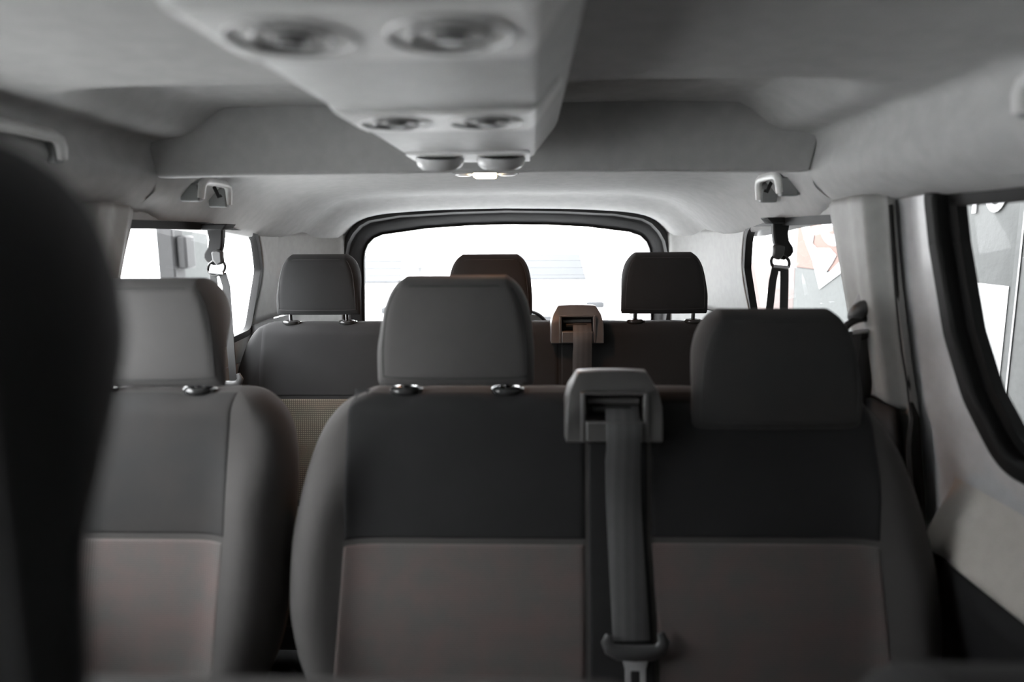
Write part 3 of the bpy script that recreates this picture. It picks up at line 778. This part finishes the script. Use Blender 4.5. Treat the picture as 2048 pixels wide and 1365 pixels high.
# ------------------------------------------------------------------ rear belts hanging from the roof edge
def roof_belt(s, x, y, z, lab, spread, zend, tongue):
    t = thing('roof_seat_belt', (x, y, zend), lab, 'seat belt', 'belts hanging from the roof')
    bm = bmesh.new()
    prism(bm, [Vector((x+s*a, y, z+b)) for a, b in ((-.045, .012), (.04, .012), (.036, .0), (.022, -.004), (-.03, -.004))], Vector((0, -.03, 0)), Vector((0, .03, 0)))
    addbm('anchor_plate', bm, 'darktrim', t, bevel=.003)
    bm = bmesh.new()
    arm = [(.022, .0), (.019, -.03), (.023, -.050), (.034, -.066), (.036, -.078), (.030, -.088), (.012, -.100), (-.004, -.092), (-.010, -.066), (-.016, -.050), (-.020, -.025), (-.022, 0)]
    prism(bm, [Vector((x+s*a, y, z+b)) for a, b in arm], Vector((0, -.010, 0)), Vector((0, .012, 0)))
    addbm('bracket_arm', bm, 'darktrim', t, bevel=.004)
    bm = bmesh.new()
    prism(bm, [Vector((x+s*a, y-.012, z+b)) for a, b in ((-.022, -.060), (-.008, -.056), (.008, -.062), (.006, -.085), (-.006, -.100), (-.022, -.092))], Vector((0, -.014, 0)), Vector((0, .006, 0)))
    addbm('pivot_cover', bm, 'tongue', t, bevel=.005)
    cx, cz = x+s*.000, z-.105
    ring = [Vector((cx+.022*math.cos(a)*1.1, y-.014, cz+.020*math.sin(a)-.004*math.cos(a)*s)) for a in [2*math.pi*i/16 for i in range(16)]]
    addtube('guide_loop', ring, .0042, 'sleeve', t, n=8, closed=True)
    addtube('guide_bar', [(cx-.018, y-.018, cz-.010), (cx+.020, y-.018, cz-.014)], .0045, 'chrome', t, n=8)
    strip('webbing', [(cx-.011, y-.013, cz-.012), (cx-.014, y-.004, cz-.05), (cx-.012-spread, y+.0, zend)], .020, 'webd', t)
    strip('webbing', [(cx+.013, y-.010, cz-.014), (cx+.018, y-.002, cz-.05), (cx+.012+spread, y+.004, zend)], .022, 'webd', t)
    if tongue:
        belt_tongue(t, (cx+.01, y-.006, zend-.002), wd=.065)
    return t
roof_belt(-1, -.728, 1.85, 1.262, 'seat belt hanging from the roof in front of the left quarter window', .004, .835, True)
roof_belt(1, .784, 1.85, 1.268, 'seat belt hanging from the roof in front of the right quarter window', .018, .80, False)

# ------------------------------------------------------------------ pillar belt on the right
t = thing('pillar_seat_belt', (.805, 1.40, .80), 'black seat belt running through a guide on the right pillar cover', 'seat belt')
px0 = Vector((.800, 1.36, 1.075))
addlathe('anchor_recess', (.790, 1.370, 1.105), [(.0, .004), (.022, .004), (.030, .0), (.032, -.02)], 'lowtrim', t, ax=Vector((-1, -.25, .1)), sx=.9, sy=1.2)
bm = bmesh.new(); lathe(bm, (.772, 1.357, 1.086), [(0, .012), (.010, .011), (.017, .006), (.019, -.002), (.017, -.02), (0, -.02)], ax=Vector((-.9, -.8, .1)), sx=.9, sy=1.45)
addbm('anchor_cap', bm, 'tongue', t)
loop = [Vector((.774, 1.353, 1.054))+Vector((.026*math.cos(a), -.030*math.cos(a)*.25, .018*math.sin(a)+.006*math.cos(a))) for a in [2*math.pi*i/18 for i in range(18)]]
addtube('guide_loop', loop, .0075, 'sleeve', t, n=10, closed=True)
addtube('guide_bar', [(.756, 1.343, 1.046), (.790, 1.343, 1.050)], .004, 'chrome', t, n=8)
strip('webbing', [(.762, 1.345, 1.048), (.762, 1.350, 1.0), (.768, 1.375, .90), (.782, 1.36, .70)], .024, 'web', t)
strip('webbing', [(.786, 1.349, 1.048), (.790, 1.355, 1.0), (.797, 1.370, .90), (.806, 1.40, .70)], .030, 'webd', t, side=Vector((1, -.3, 0)))

# ------------------------------------------------------------------ black hoop at the foot of the tailgate window
t = thing('wiper_motor_cover', (.095, 2.85, .80), 'black curved hoop at the foot of the tailgate window', 'cover')
addtube('hoop', [(.115+.085*math.cos(a), 2.85, .815+.105*math.sin(a)) for a in [math.pi*i/18 for i in range(19)]], .008, 'rubber', t, n=10, flat=(Vector((0, 1, 0)), 1.4))
bm = bmesh.new(); prism(bm, [Vector((.115+.080*math.cos(a), 2.86, .815+.095*math.sin(a))) for a in [math.pi*i/18 for i in range(19)]], Vector((0, 0, 0)), Vector((0, .03, 0)))
addbm('cover_plate', bm, 'lowtrim', t)

# ------------------------------------------------------------------ outside
g = addbox('ground', -30, 30, 2.6, 45, -.56, -.50, 'asphalt'); tag(g, 'pale paved forecourt behind the van', 'ground', kind='structure')
g = addbox('ground', -30, 30, -12, 2.6, -.56, -.50, 'bouncefloor'); tag(g, 'grey ground under the van, split off to set the light bounced inside', 'ground', kind='structure')  # separate near ground, toned for the light it bounces onto headliner and console
XW = 1.90
sr = thing('light_blocker_shell', (-2, -3, -.5), 'roof slab and end wall added out of view to block daylight from the front', 'building', kind='structure')
addbox('blocker_slab', -1.5, XW+.2, -4, 2.6, 2.9, 3.2, 'wallp', sr)  # unseen slab, added to keep sky light off the front half
addbox('blocker_end', -4, XW+.2, -4.2, -4, -.5, 3.2, 'wallp', sr)  # unseen wall, added to block light through the windscreen
ew = thing('exterior_wall', (XW, 5, -.5), 'grey rendered building wall seen through the right windows', 'wall', kind='structure')
addbox('render_panel', XW, XW+.2, 2.575, 4.66, -.5, 3.2, 'wallg', ew)
addbox('smooth_panel', XW-.002, XW+.2, -4, 2.545, -.5, 3.2, 'wallp', ew)
addbox('joint_strip', XW-.004, XW+.01, 2.545, 2.575, -.5, 3.2, 'wallp', ew)
addbox('white_panel', XW-.002, XW+.2, 4.66, 12.2, -.5, 3.2, 'white', ew)
addtube('drain_pipe', [(XW-.03, 12.15, -.5), (XW-.03, 12.15, 3.2)], .035, 'pipe', ew, n=10)
addbox('panel_joint', XW-.006, XW+.01, 2.540, 2.549, -.5, 3.2, 'pipe', ew)
def ow(px, py, X):
    v = CR*((px-1024)/1365.33)+CU*((682.5-py)/1365.33)+_f
    return CAM+v*((X-CAM.x)/v.x)
def sign(name, pts, m, d, parent=None, label=None, cat='sign'):
    bm = bmesh.new(); prism(bm, [Vector((XW-d, a, b)) for a, b in pts], Vector((0, 0, 0)), Vector((.004, 0, 0)))
    o = addbm(name, bm, m, parent, smooth=False)
    if label: tag(o, label, cat)
    return o
sign('notice_board', [(2.59, -.1), (2.90, -.1), (2.90, 1.038), (2.59, 1.038)], 'white', .003, label='plain white board on the grey rendered wall, by the sliding door window')
lt = thing('wall_lettering', (XW, 2.65, 1.32), 'white letters above the white board on the grey wall', 'lettering')
sign('letter', [(2.816, 1.312), (2.842, 1.312), (2.842, 1.508), (2.816, 1.508)], 'white', .009, lt)
bm = bmesh.new(); c0 = (2.706, 1.41)
frame(bm, [Vector((XW-.009, c0[0]+.068*math.cos(a), c0[1]+.098*math.sin(a))) for a in [2*math.pi*i/32 for i in range(32)]], [Vector((XW-.009, c0[0]+.040*math.cos(a), c0[1]+.070*math.sin(a))) for a in [2*math.pi*i/32 for i in range(32)]], Vector((0, 0, 0)), Vector((.004, 0, 0)))
addbm('letter', bm, 'white', lt, smooth=False)
sg = thing('wall_sign', (XW, 4.6, .2), 'large glare-paled red and grey chequered sign with white shapes seen through the right quarter window', 'sign')
sign('hazed_red_block', [(3.3, 1.015), (4.66, 1.015), (4.66, 2.3), (3.3, 2.3)], 'hazed_red', .008, sg)
sign('grey_block', [(3.3, .0), (4.66, .0), (4.66, 1.01), (3.3, 1.01)], 'signg', .008, sg)
sign('hazed_pink_block', [(4.665, -.2), (6.0, -.2), (6.0, 1.01), (4.665, 1.01)], 'hazed_pink', .008, sg)
kite = [(1602, 448), (1618, 450), (1628, 472), (1625, 488), (1634, 497), (1660, 497), (1673, 511), (1664, 528), (1652, 545), (1658, 547), (1681, 524), (1687, 543), (1640, 578), (1626, 520), (1614, 490)]
bm = bmesh.new(); P = [ow(a, b, XW-.012) for a, b in kite]
bm2 = fill([[(p.y, p.z) for p in P]], lambda a, b: Vector((XW-.012, a, b)))
bm.free(); o = addbm('white_shape', bm2, 'white', sg, smooth=False); so = o.modifiers.new('solid', 'SOLIDIFY'); so.thickness = .004
ro = [ow(1664+22*math.cos(a)+4*math.sin(a), 465+27*math.sin(a), XW-.012) for a in [2*math.pi*i/28 for i in range(28)]]
ri = [ow(1662+8*math.cos(a)+2*math.sin(a), 461+9*math.sin(a), XW-.012) for a in [2*math.pi*i/28 for i in range(28)]]
bm = bmesh.new(); frame(bm, ro, ri, Vector((0, 0, 0)), Vector((.004, 0, 0))); addbm('white_ring', bm, 'white', sg, smooth=False)
ca = [ow(1545+22*math.cos(a), 615+38*math.sin(a), XW-.012) for a in [math.pi+i*math.pi/2/10 for i in range(11)]]
cb = [ow(1545+12*math.cos(a), 615+24*math.sin(a), XW-.012) for a in [math.pi+i*math.pi/2/10 for i in range(11)]]
bm = fill([[(p.y, p.z) for p in ca]+[(p.y, p.z) for p in cb[::-1]]], lambda a, b: Vector((XW-.012, a, b))); addbm('white_arc', bm, 'white', sg, smooth=False)
nb_ = thing('sky_blocker_wall', (-9, 3, -.5), 'white wall added across from the left windows to cut the sky light', 'building', kind='structure')
addbox('blocker_face', -9.2, -9, -4, 16, -.5, 3.6, 'blocker_face', nb_)  # added to cut the open sky on the left side
# glazed partition post beyond the left window
t = thing('outdoor_partition', (-2.05, 4.2, -.5), 'grey post and pale panel seen through the left quarter window', 'partition')
addbox('post', -2.10, -2.0, 4.02, 4.15, -.5, 2.6, 'darktrim', t, bevel=.01)
addbox('panel', -2.07, -2.04, 4.15, 4.55, -.5, 2.6, 'signg', t)
addbox('closer_box', -2.0, -1.94, 4.05, 4.17, 1.05, 1.25, 'darktrim', t, bevel=.015)
# cars on the forecourt
def car(x, y, lab, rz=0.):
    t = thing('parked_car', (x, y, -.5), lab, 'car', 'cars parked behind the van')
    prof = [(-2.1, .35), (-2.15, .55), (-2.05, .78), (-1.1, .95), (-.35, 1.42), (.9, 1.46), (1.75, 1.05), (2.1, 1.0), (2.15, .6), (2.1, .35)]
    def ringx(k): return [(p[0]*(1-.02*k), p[1]) for p in prof]
    bm = bmesh.new(); rows = []
    for xx, ins in ((-.85, .12), (-.90, .04), (-.90, 0), (0, -.03), (.90, 0), (.90, .04), (.85, .12)):
        rows.append([bm.verts.new((x+xx*(1-(.16 if (pz > 1.0) else 0)), y+py*(1-ins*.2), -.5+(pz-ins*.3 if pz > .5 else pz))) for py, pz in prof])
    for A, B in zip(rows, rows[1:]):
        for j in range(len(prof)): bm.faces.new((A[j], A[(j+1) % len(prof)], B[(j+1) % len(prof)], B[j]))
    bm.faces.new(rows[0]); bm.faces.new(rows[-1][::-1])
    addbm('body', bm, 'carw', t, bevel=.04, angle=25)
    bm = bmesh.new()
    for i, (a, b) in enumerate((((-1.02, .99), (-.42, 1.385)),)):
        v = [bm.verts.new((x+sx, y+py-.03, -.5+pz+.035)) for sx, (py, pz) in ((-.66, a), (.66, a), (.58, b), (-.58, b))]
        bm.faces.new(v)
    wd = addbm('windscreen', bm, 'carg', t, smooth=False); so = wd.modifiers.new('solid', 'SOLIDIFY'); so.thickness = .02
    addbox('grille', x-.45, x+.45, y-2.17, y-2.10, -.5+.42, -.5+.56, 'carg', t, bevel=.02)
    for s in (-1, 1):
        addbox('headlight', x+s*.70-.14, x+s*.70+.14, y-2.14, y-2.0, -.5+.66, -.5+.76, 'carg', t, bevel=.03)
        addbox('side_window', x+s*.84-.02, x+s*.84+.0, y-.3, y+.9, -.5+1.08, -.5+1.34, 'carg', t, bevel=.01)
        for yy in (-1.35, 1.35):
            addlathe('wheel', (x+s*.80, y+yy, -.5+.32), [(0, .1), (.2, .1), (.30, .09), (.32, .06), (.32, -.06), (.30, -.09), (0, -.09)], 'tyre', t, ax=Vector((s, 0, 0)))
car(.35, 12.2, 'pale overexposed car seen in the middle of the tailgate window')
car(-2.55, 11.5, 'pale overexposed car at the left side of the tailgate window')
